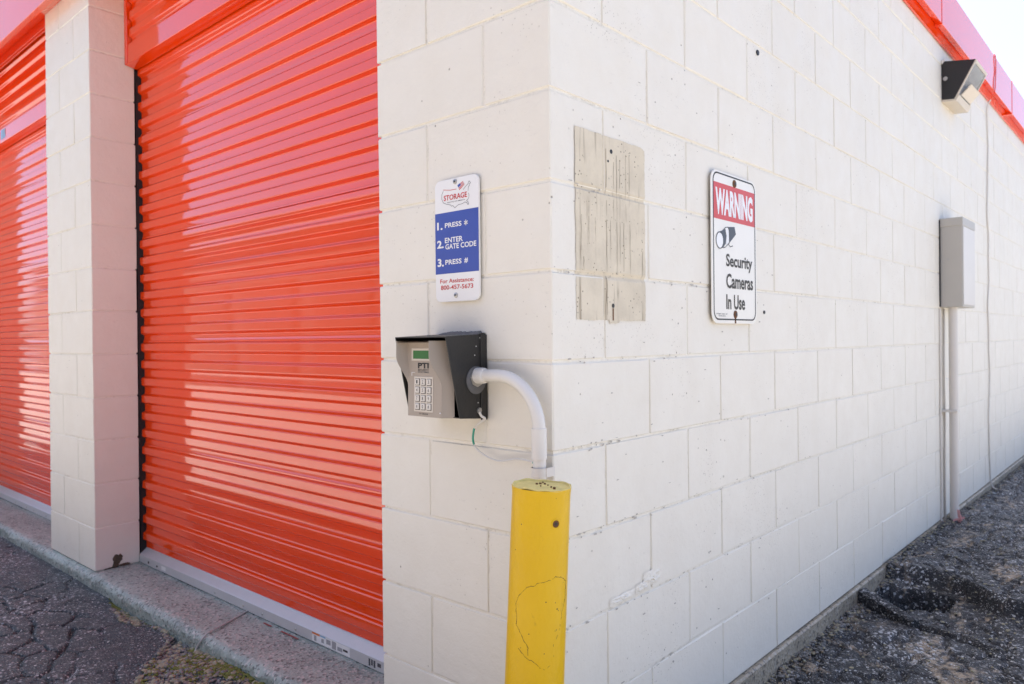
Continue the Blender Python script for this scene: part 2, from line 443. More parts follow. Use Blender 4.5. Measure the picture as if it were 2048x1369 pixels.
# wall core = the tooled mortar joints
wm = MB(); D = .0030
wm.box(X2+.012, -D, D, .19, .0, 2.843)
wm.box(-.19, -D-.0003, .19, 12.2, .0, 2.842)
WALL = part('wall', wm, MORT, B)
pm = MB().box(X0+.012, X1-D, D, .1975, .0, 2.843)
PILLAR = part('pillar', pm, MORT, B)
farw = MB().box(XE, XB, .003, .2, -.05, 2.843)
part('wall', farw, MB_, B)
part('foundation', MB().box(-.18, .013, .012, 12.2, -.35, -.004), FOUND, B, bevel=.006)
part('foundation', MB().box(XE, .0, .31, .45, -.3, -.001), FOUND, B)
part('roof', MB().box(XE, -.001, .25, 12.2, 2.9, 2.98), ROOFM, B)
part('rear_wall', MB().box(XE, -.001, 12.21, 12.4, -.3, 2.9).box(XE-.2, XE-.002, .003, 12.4, -.3, 2.9), BACKW, B)
part('light_blocker', MB().box(XE, -.2, .62, .7, .0, 2.89), BLACK, B)  # unseen black sheet added behind the doors to stop light leaking through

blk = {}
def block_me(lx, ly, var):
    k = (round(lx, 4), round(ly, 4), var)
    if k not in blk:
        g = .0065
        a, b, c = (lx-g)/2, (ly-g)/2, (U-g)/2
        m = MB().box(-a, a, -b, b, -c, c)
        me = m.mesh('concrete_block', MB_, False, [.0019, .0024, .0032][var], 1)
        for v in me.vertices:
            v.co += Vector((random.uniform(-1, 1), random.uniform(-1, 1), random.uniform(-1, 1)))*.0009
        blk[k] = me
    return blk[k]
def block(par, x0, x1, y0, y1, z):
    o = link('concrete_block', block_me(x1-x0, y1-y0, random.choice((0, 0, 1, 1, 2))), par)
    j = random.uniform(-.0008, .0008)
    o.location = ((x0+x1)/2+j, (y0+y1)/2-j, z+U/2); return o
g2 = .0065/2
for c in range(14):
    z = c*U
    if c % 2 == 0:
        block(WALL, -U+g2*0, g2, -g2, .4064, z); block(WALL, X2-g2, -U, -g2, U-g2, z); y = .4064
    else:
        block(WALL, -.4064, g2, -g2, U, z); block(WALL, X2-g2, -.4064, -g2, U-g2, z); y = U
    while y < 6.9:
        block(WALL, -U+g2, g2, y, y+.4064, z); y += .4064
    xs_ = X1-U if c % 2 == 0 else X1-.4064
    block(PILLAR, xs_, X1+g2, -g2, U+.0025, z); block(PILLAR, X0-g2, xs_, -g2, U+.0025, z)
# beyond the frame the courses go on as one joined part
m = MB()
for c in range(14):
    y = 7.3152 if c % 2 == 0 else 7.112
    while y < 12:
        m.box(-.1, 0, y+g2, y+.4064-g2, c*U+g2, (c+1)*U-g2); y += .4064
stuff(part('concrete_block', m, MB_, WALL, bevel=.004))

def ragged(n, ru, rv, jit):
    return [((1+random.uniform(-jit, jit))*ru*math.cos(2*math.pi*k/n), (1+random.uniform(-jit, jit))*rv*math.sin(2*math.pi*k/n)) for k in range(n)]
# bare rectangle where an older sign hung: follows blocks and joints
def relief(y, z):
    c = math.floor(z/U); dz = abs(z-round(z/U)*U)
    off = 0 if c % 2 == 0 else U
    yy = (y-off)/.4064; dy = abs(yy-round(yy))*.4064
    d = min(dz, dy)
    return -.0042*max(0, min(1, (.0075-d)/.004))
m = MB(); NY, NZ = 76, 112; V = []
for i in range(NY):
    for j in range(NZ):
        u = i/(NY-1); v = j/(NZ-1); y = .0885+u*.300; z = 1.112+v*.448
        e = .0008*math.sin(23*u+v*31)+random.uniform(-.0010, .0010)
        if i in (0, NY-1): y += e
        if j in (0, NZ-1): z += e*.8-(.007 if j == 0 and u > .45 and u < .6 else 0)
        if u > .94 and v > .965: z -= .006*(u-.94)/.06
        V.append((relief(y, z)+.0016, y, z))
m.grid(V, NY, NZ)
part('bare_patch', m, PATCH, WALL, True, label='stained beige rectangle of bare block where an older sign hung')
DRIP = plain('drip_stain', (.36, .305, .22), .8, 0, .5, 60)
m = MB()
def drip(u, va, vb, wd, m=m):
    n = 9; y0 = .0885+u*.3; L = []; Rr = []
    for k in range(n+1):
        t = k/n; z = 1.112+.448*(va+(vb-va)*t); y = y0+.0007*math.sin(k*1.3+u*40)
        w2 = wd*(.35+.65*math.sin(math.pi*min(1, .25+t*.8)))*random.uniform(.6, 1.2)
        xx = relief(y, z)+.0022; L.append((xx, y-w2, z)); Rr.append((xx, y+w2, z))
    m.add(L+Rr, [(k, k+1, n+2+k, n+1+k) for k in range(n)])
for u, va, vb, wd in ((.52, .87, .55, .0007), (.565, .91, .55, .0010), (.61, .89, .555, .0007), (.70, .93, .555, .0008), (.755, .93, .64, .0007),
                      (.07, .545, .36, .0009), (.17, .545, .40, .0007), (.26, .545, .42, .0006), (.415, .93, .565, .0010), (.415, .545, .262, .0012), (.47, .545, .33, .0007), (.565, .545, .255, .0010),
                      (.61, .545, .31, .0008), (.665, .545, .252, .0010), (.76, .545, .255, .0009), (.955, .40, .258, .0010), (.10, .33, .258, .0012), (.415, .24, .03, .0015)):
    drip(u, va, vb, wd)
for k in range(46):
    u = min(.97, abs(random.gauss(.45, .28))); v = random.choice((.552, .547, .255, .25, .4, .5, .62))+random.uniform(-.012, .012)
    y = .0885+u*.3; z = 1.112+.448*v; a = random.uniform(.0008, .003); b = random.uniform(.0007, .002)
    xx = relief(y, z)+.0024; m.add([(xx, y-a, z-b*.4), (xx, y+a*.2, z-b), (xx, y+a, z+b*.3), (xx, y-a*.1, z+b)], [(0, 1, 2, 3)])
stuff(part('drip_stain', m, DRIP, WALL))
CHP = plain('chipped_paint', (.45, .415, .36), .85, 0, .35, 150)
m = MB()
for k in range(230):
    if random.random() < .62:      # along joints near the corner, mostly in the lower courses
        y = min(2.6, abs(random.gauss(.1, .75)))+.004; c_ = random.choice((1, 2, 2, 3, 3, 4, 4, 5, 6, 7)); z = c_*U+random.uniform(-.009, .010)
    else:
        y = random.uniform(.01, 1.2); z = random.uniform(.05, 1.75)
    a = random.uniform(.0012, .0065)*(1.7 if random.random() < .12 else 1); b = random.uniform(.0008, .0030)
    q = ragged(7, a, b, .45); xx = .0012 if abs(z-round(z/U)*U) > .006 else .0006
    m.add([(xx+random.uniform(0, .0002), y+p_[0], z+p_[1]) for p_ in q], [tuple(range(7))])
stuff(part('chipped_paint', m, CHP, WALL))
for (y, z, r) in ((.2354, 1.5256, .0055), (.2378, 1.1477, .0055), (1.0992, 2.008, .009), (1.1332, 1.1496, .006), (.222, 1.50, .003)):
    m = MB().tube([(-.002, y, z), (.0024, y, z)], r, 10); part('screw_hole', m, INK, WALL)
for (y, z, r) in ((.2378, 1.1415, .004),):
    part('rust_stain', MB().box(.0017, .0021, y-.0025, y+.0025, z-.03, z), RUST, WALL)

CHIP = plain('broken_block', (.10, .075, .05), .9, 0, .6, 90)
m = MB()
for cy, cz, ru, rv in ((.100, .040, .020, .022), (.088, .012, .013, .016), (.132, .006, .030, .006), (.07, .002, .03, .004)):
    q = ragged(14, ru, rv, .3); m.prism(q, lambda a, b: (X1+.0005, cy+a, max(.0005, cz+b)), lambda a, b: (X1+.0042, cy+a, max(.0005, cz+b)))
part('chipped_hole', m, CHIP, PILLAR, label='dark chipped hole near the foot of the pillar')
for cy, cz, ru, rv in ((.415, .437, .045, .016), (.365, .425, .03, .010), (.27, .421, .05, .008)):
    V = []; nn = 13
    for i in range(nn):
        for j in range(9):
            a = 2*i/(nn-1)-1; b = 2*j/8-1; rr_ = min(1, a*a+b*b)
            V.append((.0008+.006*(1-rr_)*random.random(), cy+a*ru*(1+.25*random.random()), cz+b*rv*(1+.5*random.random())))
    part('plaster_smear', MB().grid(V, nn, 9), MB_, WALL)

# roll-up doors -------------------------------------------------------------
PER = .0838; Z0 = 2.030
def rib_profile(z0, z1, yr, dep):
    """list of (z, y) from z0 up to z1; ridge at yr, recess at yr+dep, rounded bends"""
    key = [(-.0050, 1), (.0050, 0), (.0380, 0), (.0468, 1), (PER-.0050, 1)]
    def y_at(z):
        t = (z-Z0) % PER
        if t < .005: f = .5*(1-(t/.005))
        elif t < .038: f = 0
        elif t < .0468: f = (t-.038)/.0088
        elif t < PER-.005: f = 1
        else: f = 1-.5*(t-(PER-.005))/.005
        return f
    zz = []; k = math.floor((z0-Z0)/PER)-1
    base = []
    for cpt in (-.005, .005, .038, .0468):
        base += [cpt+d for d in (-.0032, -.002, -.001, 0, .001, .002, .0032)]
    base += [.0215, .062]
    while Z0+k*PER < z1+PER:
        zz += [Z0+k*PER+b for b in base]; k += 1
    zz = sorted(z for z in zz if z0 < z < z1); zz = [z0]+zz+[z1]
    out = []
    for z in zz:
        f = sum(y_at(z+d)*w_ for d, w_ in ((-.0022, .2), (-.0011, .2), (0, .2), (.0011, .2), (.0022, .2)))
        out.append((z, yr+dep*f))
    return out
def curtain(par, name, x0, x1, z0, z1, yr, dep, bead=True, seed=0):
    pr = rib_profile(z0, z1, yr, dep)
    if bead:      # hem of this sheet lapping over the sheet below
        pr = [(z0, pr[0][1]+.002), (z0+.0002, pr[0][1]-.0026), (z0+.006, pr[0][1]-.0026), (z0+.0075, pr[0][1]-.0002)] + [p for p in pr if p[0] > z0+.009]
    nx = 34; m = MB(); V = []
    for i in range(nx):
        x = x0+(x1-x0)*i/(nx-1)
        for (z, y) in pr:
            wv = .0018*(float(fbm(np.array(x*2.1+seed), np.array(z*3.2+9), 2, 77))-.5)
            V.append((x, y+wv, z))
    m.grid(V, nx, len(pr))
    return part(name, m, RED, par, smooth=True)
def door(xa, xb, seed):
    DR = bpy.data.objects.new('roll_up_door', None); C.objects.link(DR); DR.parent = B
    part('guide', MB().box(xa-.05, xa+.003, +.2070, .30, .0, 2.39), BLACK, DR)
    part('guide', MB().box(xb-.010, xb+.05, +.2070, .30, .0, 2.39), BLACK, DR)
    top = 2.60; zz = 1.573+4*.5028
    seams = [.066, .567, 1.070, 1.573, 2.076, 2.579]
    for a, b in zip(seams[:-1], seams[1:]):
        curtain(DR, 'curtain_sheet', xa+.0005, xb-.012, a, b+.002, .2175, .016, a > .1, seed+a)
    # aluminium bottom bar
    prof = [(.198, .004), (.198, .040), (.201, .043), (.226, .062), (.231, .068), (.246, .068), (.246, .004)]
    m = MB().prism(prof, lambda y, z: (xa+.007, y, z), lambda y, z: (xb-.010, y, z))
    part('bottom_bar', m, ALU, DR)
    part('bottom_seal', MB().box(xa+.014, xb-.011, .203, .24, -.004, .0045), BLACK, DR)
    for f in (.051, .095, .359, .469, .536, .645, .93):
        x = xa+f*2.137
        part('rivet', MB().tube([(x, .1985, .0195), (x, .1965, .0195), (x, .1948, .0195)], [.0055, .005, .0026], 9), STEEL if f > .2 else INK, DR, True)
    return DR
DOOR = door(X1, X2, 0); DOOR['label'] = 'wide red roll-up door between the two block piers'
DOOR2 = door(XB, X0, 5.3); DOOR2['label'] = 'partly seen red roll-up door beyond the block pillar'
# stickers on the bottom bar
def sticker(par, name, x0, x1, z0, z1, mat, y=.1976): return part(name, MB().box(x0, x1, y, .1982, z0, z1), mat, par)
sticker(DOOR, 'sticker', -2.497, -2.452, .013, .031, STICK)
sticker(DOOR, 'sticker', -1.262, -1.040, .007, .038, STICK)
sticker(DOOR, 'sticker_print', -1.262, -1.215, .032, .038, STICKO, .1972)
sticker(DOOR, 'sticker_print', -1.213, -1.180, .033, .038, STICKB, .1972)
for a, b, c_, d_ in ((-1.250, -1.236, .010, .029), (-1.205, -1.190, .014, .028), (-1.175, -1.150, .017, .033), (-1.142, -1.118, .010, .036), (-1.110, -1.082, .012, .025)):
    sticker(DOOR, 'sticker_print', a, b, c_, d_, STICKG, .1972)
sticker(DOOR, 'sticker_print', -1.078, -1.052, .018, .025, INK, .1972)
for a in (-.938, -.925, -.912):
    sticker(DOOR, 'sticker_print', a, a+.009, .010+(.004 if a == -.925 else 0), .033, GREYINK)
sticker(DOOR, 'sticker_print', -.892, -.874, .018, .030, GREYINK)

def header(xa, xb, stx):
    p = [(.160, 2.405), (.160, 2.497), (.172, 2.497), (.172, 2.41), (.212, 2.40), (.212, 2.394)]
    m = MB().prism(p, lambda y, z: (xa+.004, y, z), lambda y, z: (xb-.004, y, z))
    HD = part('header_panel', m, RED, B, bevel=.0015)
    pr_ = rib_profile(2.500, 2.90, .165, .014)
    curtain(HD, 'ribbed_sheet', xa+.035, xb-.03, 2.4972, 2.90, .165, .014, False, xa)
    part('flange', MB().box(xa+.001, xa+.030, .1565, .20, 2.4055, 2.90), RED, HD, bevel=.002)
    part('flange', MB().box(xb-.030, xb-.001, .1565, .20, 2.4055, 2.90), RED, HD, bevel=.002)
    part('backing', MB().box(xa+.03, xb-.03, .190, .198, 2.41, 2.90), BLACK, HD)
    part('unit_tag', MB().box(stx, stx+.10, .1588, .1602, 2.425, 2.485), STICKB, HD)
    part('unit_tag_print', MB().box(stx+.085, stx+.10, .1582, .1588, 2.45, 2.485), STICKG, HD)
header(X1, X2, -1.76); header(XB, X0, -4.80)

# roof edge over the doors
p = [(-.085, 2.735), (-.085, 3.06), (.25, 3.06), (.25, 2.99), (-.05, 2.99), (-.05, 2.80), (.155, 2.885), (.155, 2.878), (-.048, 2.745)]
fr = MB().prism(p, lambda y, z: (XE, y, z), lambda y, z: (.052, y, z))
part('fascia', fr, RED, B, bevel=.002)
# roof edge along the side wall
FS = part('fascia', MB().box(.0035, .014, .02, 12.2, 2.752, 2.825), RED, B)
ysm = [.03, 1.14, 3.45, 5.76, 8.07, 10.38, 12.2]
for a, b in zip(ysm[:-1], ysm[1:]):
    q = [(.052, 2.806), (.052, 3.06), (-.1, 3.06), (-.1, 3.05), (.046, 3.05), (.046, 2.822), (.0145, 2.826), (.0145, 2.820)]
    m = MB().prism(q, lambda x, z: (x, a+.002, z), lambda x, z: (x, b-.002, z))
    o = part('fascia_panel', m, RED, FS, bevel=.0015)
    part('fascia_lap', MB().box(.0145, .0545, b-.02, b+.012, 2.800, 3.062), RED, FS, bevel=.0015)

# ------------------------------------------------------------------ lettering
_tc = {}
def text_geo(s, bold):
    k = (s, bold)
    if k in _tc: return _tc[k]
    cu = bpy.data.curves.new('t', 'FONT'); cu.body = s; cu.offset = bold; cu.resolution_u = 3; cu.space_line = .82
    o = bpy.data.objects.new('t', cu); C.objects.link(o)
    me = o.evaluated_get(bpy.context.evaluated_depsgraph_get()).to_mesh()
    V = np.array([v.co[:2] for v in me.vertices]); F = [tuple(p.vertices) for p in me.polygons]
    o.to_mesh_clear(); bpy.data.objects.remove(o); bpy.data.curves.remove(cu)
    lo = V.min(0); hi = V.max(0); _tc[k] = ((V-lo)/(hi-lo), F); return _tc[k]
def lettering(par, s, u0, v0, u1, v1, P, mat, bold=.02, name='lettering', off=.0006):
    V, F = text_geo(s, bold); m = MB()
    m.add([P(u0+(u1-u0)*a, v0+(v1-v0)*b, off) for a, b in V], F)
    me = bpy.data.meshes.new(name); me.from_pydata(m.v, [], m.f); me.materials.append(mat); me.update()
    return link(name, me, par)
def flat(par, name, pts, P, mat, off):
    m = MB(); m.add([P(a, b, off) for a, b in pts], [tuple(range(len(pts)))])
    me = bpy.data.meshes.new(name); me.from_pydata(m.v, [], m.f); me.materials.append(mat); me.update(); return link(name, me, par)
def stroke(par, name, pts, P, wd, mat, off=.0006, closed=False):
    m = MB(); n = len(pts)
    rng_ = range(n if closed else n-1)
    for i in rng_:
        a = Vector(pts[i]); b = Vector(pts[(i+1) % n]); d = (b-a).normalized(); q = Vector((-d.y, d.x))*wd/2
        a2 = a-d*wd*.3; b2 = b+d*wd*.3
        m.add([P(*(a2+q), off), P(*(a2-q), off), P(*(b2-q), off), P(*(b2+q), off)], [(0, 1, 2, 3)])
    me = bpy.data.meshes.new(name); me.from_pydata(m.v, [], m.f); me.materials.append(mat); me.update(); return link(name, me, par)
def rrect(x0, z0, x1, z1, r, n=6):
    o = []
    for cx, cz, a0 in ((x1-r, z1-r, 0), (x0+r, z1-r, 90), (x0+r, z0+r, 180), (x1-r, z0+r, 270)):
        for k in range(n+1):
            a = math.radians(a0+90*k/n); o.append((cx+r*math.cos(a), cz+r*math.sin(a)))
    return o

# ------------------------------------------------------------------ gate instruction sign
SX, SZ = -.366, 1.165
T = thing('instruction_sign', 'tall white and blue gate code instruction sign above the keypad', 'sign', (SX+.075, -.004, SZ))
P1 = lambda u, v, off: (SX+u, -.0105-off, SZ+v)
m = MB().prism(rrect(-.002, -.002, .152, .303, .017), lambda u, v: (SX+u, -.0045, SZ+v), lambda u, v: (SX+u, -.0105, SZ+v))
PAN = part('panel', m, WHITE, T, bevel=.0006)
part('spacer', MB().box(SX+.06, SX+.085, -.0046, .001, SZ+.28, SZ+.297).box(SX+.06, SX+.085, -.0046, .001, SZ+.005, SZ+.02), STEEL, T)
flat(T, 'blue_panel', [(-.0018, .0683), (.1518, .0683), (.1518, .2212), (-.0018, .2212)], P1, BLUE, .0003)
outline = [(0.0297, 0.2762), (0.0238, 0.2662), (0.0237, 0.2563), (0.0292, 0.2466), (0.0404, 0.2418), (0.0553, 0.2381), (0.059, 0.2346), (0.0638, 0.2358), (0.071, 0.229), (0.0762, 0.2322), (0.0846, 0.2357), (0.0966, 0.236), (0.1063, 0.2393), (0.1123, 0.2367), (0.1162, 0.2317), (0.1194, 0.2326), (0.1163, 0.2387), (0.1117, 0.2418), (0.116, 0.2443), (0.1196, 0.2476), (0.1207, 0.2532), (0.119, 0.2594)]
out2 = [(0.1174, 0.2654), (0.1185, 0.274), (0.1221, 0.2772), (0.1218, 0.281), (0.1265, 0.2829), (0.1223, 0.288), (0.1195, 0.2876), (0.118, 0.2823), (0.1086, 0.2767), (0.1007, 0.27)]
LG = stroke(T, 'map_logo', outline, P1, .0010, GREYINK)
stroke(LG, 'map_outline', out2, P1, .0010, GREYINK)
stroke(LG, 'map_outline', [(0.0297, 0.2788), (0.054, 0.2749), (0.0768, 0.2748)], P1, .0013, REDINK)
flat(LG, 'flag', [(0.0817, 0.283), (0.0999, 0.2913), (0.1051, 0.2822), (0.0869, 0.2704)], P1, REDINK2, .0006)
for k in range(3):
    t_ = .22+.28*k
    a = Vector((.0817, .283)).lerp(Vector((.0869, .2704)), t_); b = Vector((.0999, .2913)).lerp(Vector((.1051, .2822)), t_)
    stroke(LG, 'flag_stripe', [tuple(a), tuple(b)], P1, .0012, WHITE, .0009)
flat(LG, 'flag_canton', [(0.0812, 0.2832), (0.0905, 0.2874), (0.0932, 0.282), (0.0842, 0.277)], P1, BLUE, .0012)
lettering(T, 'STORAGE', .0312, .2505, .1138, .2640, P1, REDINK, .018)
lettering(T, 'RENTALS OF AMERICA', .0440, .2440, .1062, .2466, P1, GREYINK, .01)
lettering(T, '1.', .0056, .1795, .0255, .1992, P1, WHITE, .035); lettering(T, 'PRESS', .0341, .1828, .0936, .1950, P1, WHITE, .022)
lettering(T, '2.', .0050, .1332, .0290, .1532, P1, WHITE, .035); lettering(T, 'ENTER', .0336, .1450, .0977, .1580, P1, WHITE, .022)
lettering(T, 'GATE CODE', .0352, .1288, .1437, .1420, P1, WHITE, .022)
lettering(T, '3.', .0060, .0870, .0287, .1075, P1, WHITE, .035); lettering(T, 'PRESS', .0346, .0905, .0925, .1030, P1, WHITE, .022)
for k in range(3):
    a = math.radians(90+60*k); cx, cz = .1086, .189
    stroke(T, 'lettering', [(cx-.0062*math.cos(a), cz-.0062*math.sin(a)), (cx+.0062*math.cos(a), cz+.0062*math.sin(a))], P1, .0024, WHITE)
lettering(T, '#', .1020, .0902, .1148, .1032, P1, WHITE, .02)
lettering(T, 'For Assistance:', .0150, .0448, .1337, .0552, P1, REDINK, .012)
lettering(T, '800-457-5673', .0172, .0282, .1317, .0396, P1, REDINK, .014)
for (u, v) in ((.072, .2938), (.0711, .0132)):
    s_ = part('screw', MB().tube([(SX+u, -.0105, SZ+v), (SX+u, -.0125, SZ+v), (SX+u, -.0137, SZ+v)], [.0068, .0062, .003], 14), STEEL, T, True)
    part('screw_recess', MB().tube([(SX+u, -.0136, SZ+v), (SX+u, -.0140, SZ+v)], .0028, 8), INK, s_)

# ------------------------------------------------------------------ warning sign
YS, ZS = .7490, 1.1180
T = thing('warning_sign', 'white security camera warning sign with red band on the side wall', 'sign', (.004, YS+.145, ZS))
P2 = lambda u, v, off: (.0115+off, YS+u, ZS+v)
m = MB().prism(rrect(-.011, -.009, .302, .449, .034, 8), lambda u, v: (.0085, YS+u, ZS+v), lambda u, v: (.0115, YS+u, ZS+v))
part('panel', m, WARMW, T, bevel=.0006)
part('spacer', MB().box(0, .0086, YS+.13, YS+.155, ZS+.41, ZS+.43).box(0, .0086, YS+.13, YS+.155, ZS+.012, ZS+.03), STEEL, T)
stroke(T, 'border_line', rrect(.0025, .0035, .2905, .4415, .026, 8), P2, .0045, INK, .0005, True)
flat(T, 'red_band', [(.004, .304), (.2895, .304), (.2895, .413), (.004, .413)], P2, REDINK2, .0003)
lettering(T, 'WARNING', .0165, .3175, .2745, .3985, P2, WHITE, .045)
lettering(T, 'Security', .0828, .1535, .2680, .2040, P2, OLIVE, .026)
lettering(T, 'Cameras', .0830, .0985, .2726, .1440, P2, OLIVE, .026)
lettering(T, 'In Use', .0820, .0341, .2125, .0800, P2, OLIVE, .026)
lettering(T, 'ITEM 1001-W', .0173, .0178, .0900, .0215, P2, GREYINK, .01)
lettering(T, 'WARNING', .0300, .0120, .0760, .0155, P2, GREYINK, .01)
CI = flat(T, 'camera_icon', [(0.0943, 0.2854), (0.1427, 0.2904), (0.1518, 0.268), (0.1065, 0.2374), (0.1034, 0.2773)], P2, GREYINK, .0004)
flat(CI, 'icon_ring', [(.044, .268), (0.0576, 0.2709), (0.0767, 0.2815), (0.0861, 0.2582), (0.0811, 0.2334), (0.0641, 0.2199), (0.0453, 0.2149), (.06, .24)], P2, GREYINK, .0005)
flat(CI, 'icon_barrel', [(0.080, 0.2805), (0.0935, 0.2835), (0.1008, 0.2738), (0.103, 0.2420), (0.0835, 0.2290), (.088, .258)], P2, WHITE, .0007)
stroke(CI, 'icon_line', [(0.0767, 0.2815), (0.0958, 0.2852), (0.1038, 0.2778), (0.106, 0.2385), (0.0793, 0.2229), (0.0641, 0.2192)], P2, .0022, INK, .0009)
el = [(.0412+.0235*math.cos(a), .2405+.0245*math.sin(a)) for a in np.linspace(0, 2*math.pi, 20, endpoint=False)]
flat(CI, 'icon_lens', el, P2, WHITE, .0010); stroke(CI, 'icon_line', el, P2, .0028, INK, .0012, True)
stroke(CI, 'icon_line', [(0.0987, 0.2332), (0.1117, 0.2263), (0.1297, 0.2306)], P2, .0024, INK)
for (u, v) in ((.1438, .4238), (.1438, .0196)):
    s_ = part('screw', MB().tube([P2(u, v, 0), P2(u, v, .002), P2(u, v, .0035)], [.0125, .0118, .006], 14), RUST, T, True)
    part('screw_recess', MB().tube([P2(u, v, .0033), P2(u, v, .0038)], .005, 8), INK, s_)
part('rust_stain', MB().box(.0117, .0120, YS+.139, YS+.149, ZS-.008, ZS+.012), RUST, T)

# ------------------------------------------------------------------ keypad
xl, xr = -.382, -.203
T = thing('entry_keypad', 'tan gate keypad inside a dark metal hood on the corner wall', 'keypad', (-.29, 0, .875))
side = [(-.003, .8780), (-.0904, .8850), (-.1335, 1.0750), (-.003, 1.0815)]
m = MB()
for x in (xl, xr-.0022):
    m.prism(side, lambda y, z: (x, y, z), lambda y, z: (x+.0022, y, z))
topp = [(-.003, 1.0795), (-.003, 1.0816), (-.1337, 1.0755), (-.1337, 1.0733)]
m.prism(topp, lambda y, z: (xl+.0021, y, z), lambda y, z: (xr-.0021, y, z))
m.box(xl+.0021, xr-.0021, -.006, -.003, .878, 1.079)
bot = [(-.003, .8782), (-.0902, .8852), (-.0902, .8870), (-.003, .8802)]
m.prism(bot, lambda y, z: (xl+.0021, y, z), lambda y, z: (xr-.0021, y, z))
HOOD = part('hood', m, DARK, T)
part('back_flange', MB().box(xr, xr+.0035, -.022, -.0012, .876, 1.080), DARK, T, bevel=.0008)
for y, z in ((-.035, 1.052), (-.04, 1.031), (-.030, .918), (-.018, .919), (-.022, 1.072), (-.016, 1.070)):
    part('paint_spot', MB().tube([(xr, y, z), (xr+.0004, y, z)], .0014, 8), STICK, HOOD)
# tan case: lofted, with visor and cheeks that sweep back into the plate
m = MB(); V = []; NZ = 30; rows = 12
def py(z): return -.1105+.004*(z-.885)/.178
for k in range(NZ):
    z = .885+.1775*k/(NZ-1); t = (z-.885)/.1775
    s_ = max(0, min(1, (t-.40)/.42)); s_ = s_*s_*(3-2*s_)
    p = py(z); fy = p-.027*s_
    fl, fr_ = -.3635-.0145*s_, -.2440-.0145*s_
    bl, br = -.3800, -.2235-.009*s_
    pl_, pr_ = -.3615-.0055*s_, -.2455-.004*s_
    V += [(bl, -.088, z), (bl+(fl-bl)*.5-.0012, -.088+(fy+.088)*.55, z), (fl-.001, fy+.0022, z), (fl, fy, z), (fl+.0016, fy, z), (pl_+.0022, p-.0002, z), (pl_+.004, p, z),
          (pr_-.004, p, z), (pr_-.0022, p-.0002, z), (fr_-.0016, fy, z), (fr_, fy, z), (fr_+.001, fy+.0022, z), (br-(br-fr_)*.5+.0012, -.088+(fy+.088)*.55, z), (br, -.088, z)]
m.grid(V, NZ, 14)
z1_ = 1.0625
a = V[-14:]
m.add([v for v in a]+[(v[0], v[1], z1_+.0035) for v in a], [(i, i+1, 15+i, 14+i) for i in range(13)])
m.add([(v[0], v[1], z1_+.0035) for v in a[:5]]+[(v[0], v[1], z1_+.0035) for v in a[9:]], [tuple(range(10))])
m.add([(v[0], v[1], z1_) for v in a[:5]]+[(v[0], v[1], z1_) for v in a[9:]], [tuple(range(9, -1, -1))])
a = V[:14]; m.add(a, [tuple(range(14))])
CASE = part('case', m, TAN, T, smooth=True)
pk = lambda u, v, off: (u, py(v)-off, v)
def pbox(par, name, x0, x1, z0, z1, d0, d1, mat, bev=0):
    m = MB(); m.prism([(x0, z0), (x1, z0), (x1, z1), (x0, z1)], lambda u, v: pk(u, v, d0), lambda u, v: pk(u, v, d1))
    return part(name, m, mat, par, bevel=bev)
pbox(CASE, 'display_frame', -.3504, -.2700, 1.0185, 1.0485, -.001, .0016, TANP, .0006)
pbox(CASE, 'display', -.3440, -.2760, 1.0230, 1.0430, .0012, .0019, LCD)
lettering(CASE, 'PTI', -.3275, 1.0005, -.2890, 1.0135, pk, INK, .035)
lettering(CASE, 'SECURITY', -.3275, .9945, -.2890, .9985, pk, INK, .012)
lettering(CASE, 'SYSTEMS', -.3275, .9895, -.2890, .9930, pk, GREYINK, .012)
lettering(CASE, 'EV CRANE', -.3215, .8900, -.2900, .8935, pk, INK, .01)
pbox(CASE, 'key_plate', -.3405, -.2735, .8965, .9805, -.001, .0012, TANP, .0005)
n_ = 0
for r_ in range(4):
    for c_ in range(3):
        x = -.3275+.0207*c_; z = .9680-.0196*r_
        k_ = pbox(CASE, 'key', x-.0068, x+.0068, z-.0072, z+.0072, .0010, .0036, KEYM, .0012)
        pbox(CASE, 'key_well', x-.0080, x+.0082, z-.0086, z+.0078, .0010, .0014, INK)
        lettering(CASE, '123456789*0#'[n_], x-.0024, z-.0040, x+.0024, z+.0040, pk, INK, .005, 'key_mark', .0038); n_ += 1
pbox(CASE, 'indicator', -.3505, -.3390, .9895, .9905, 0, .0008, STICK); pbox(CASE, 'indicator', -.3505, -.3490, .9820, .9905, 0, .0007, STICK)
part('paint_spot', MB().tube([(-.2475, -.1125, .8965), (-.2475, -.1085, .8965)], .0016, 8), STICK, CASE)
# knock-out plate on the side
part('knockout_plate', MB().tube([(xr+.0001, -.0365, .972), (xr+.003, -.0365, .972), (xr+.004, -.0365, .972)], [.033, .033, .030], 28), SEAL, T, True)
# lumpy sealant between hood and wall
m = MB(); n = 40; V = []
for i in range(n):
    x = -.352+.147*i/(n-1); h = .0075*math.sin(math.pi*min(1, (i+1)/8)*.5)*(1+.25*random.uniform(-1, 1)) if i < n-4 else .004
    V += [(x, .001, 1.0805+h), (x, -.010, 1.0800+h*.95), (x, -.024, 1.0795+h*.55), (x, -.030, 1.0795)]
m.grid(V, n, 4)
part('sealant', m, SEAL, T, True)

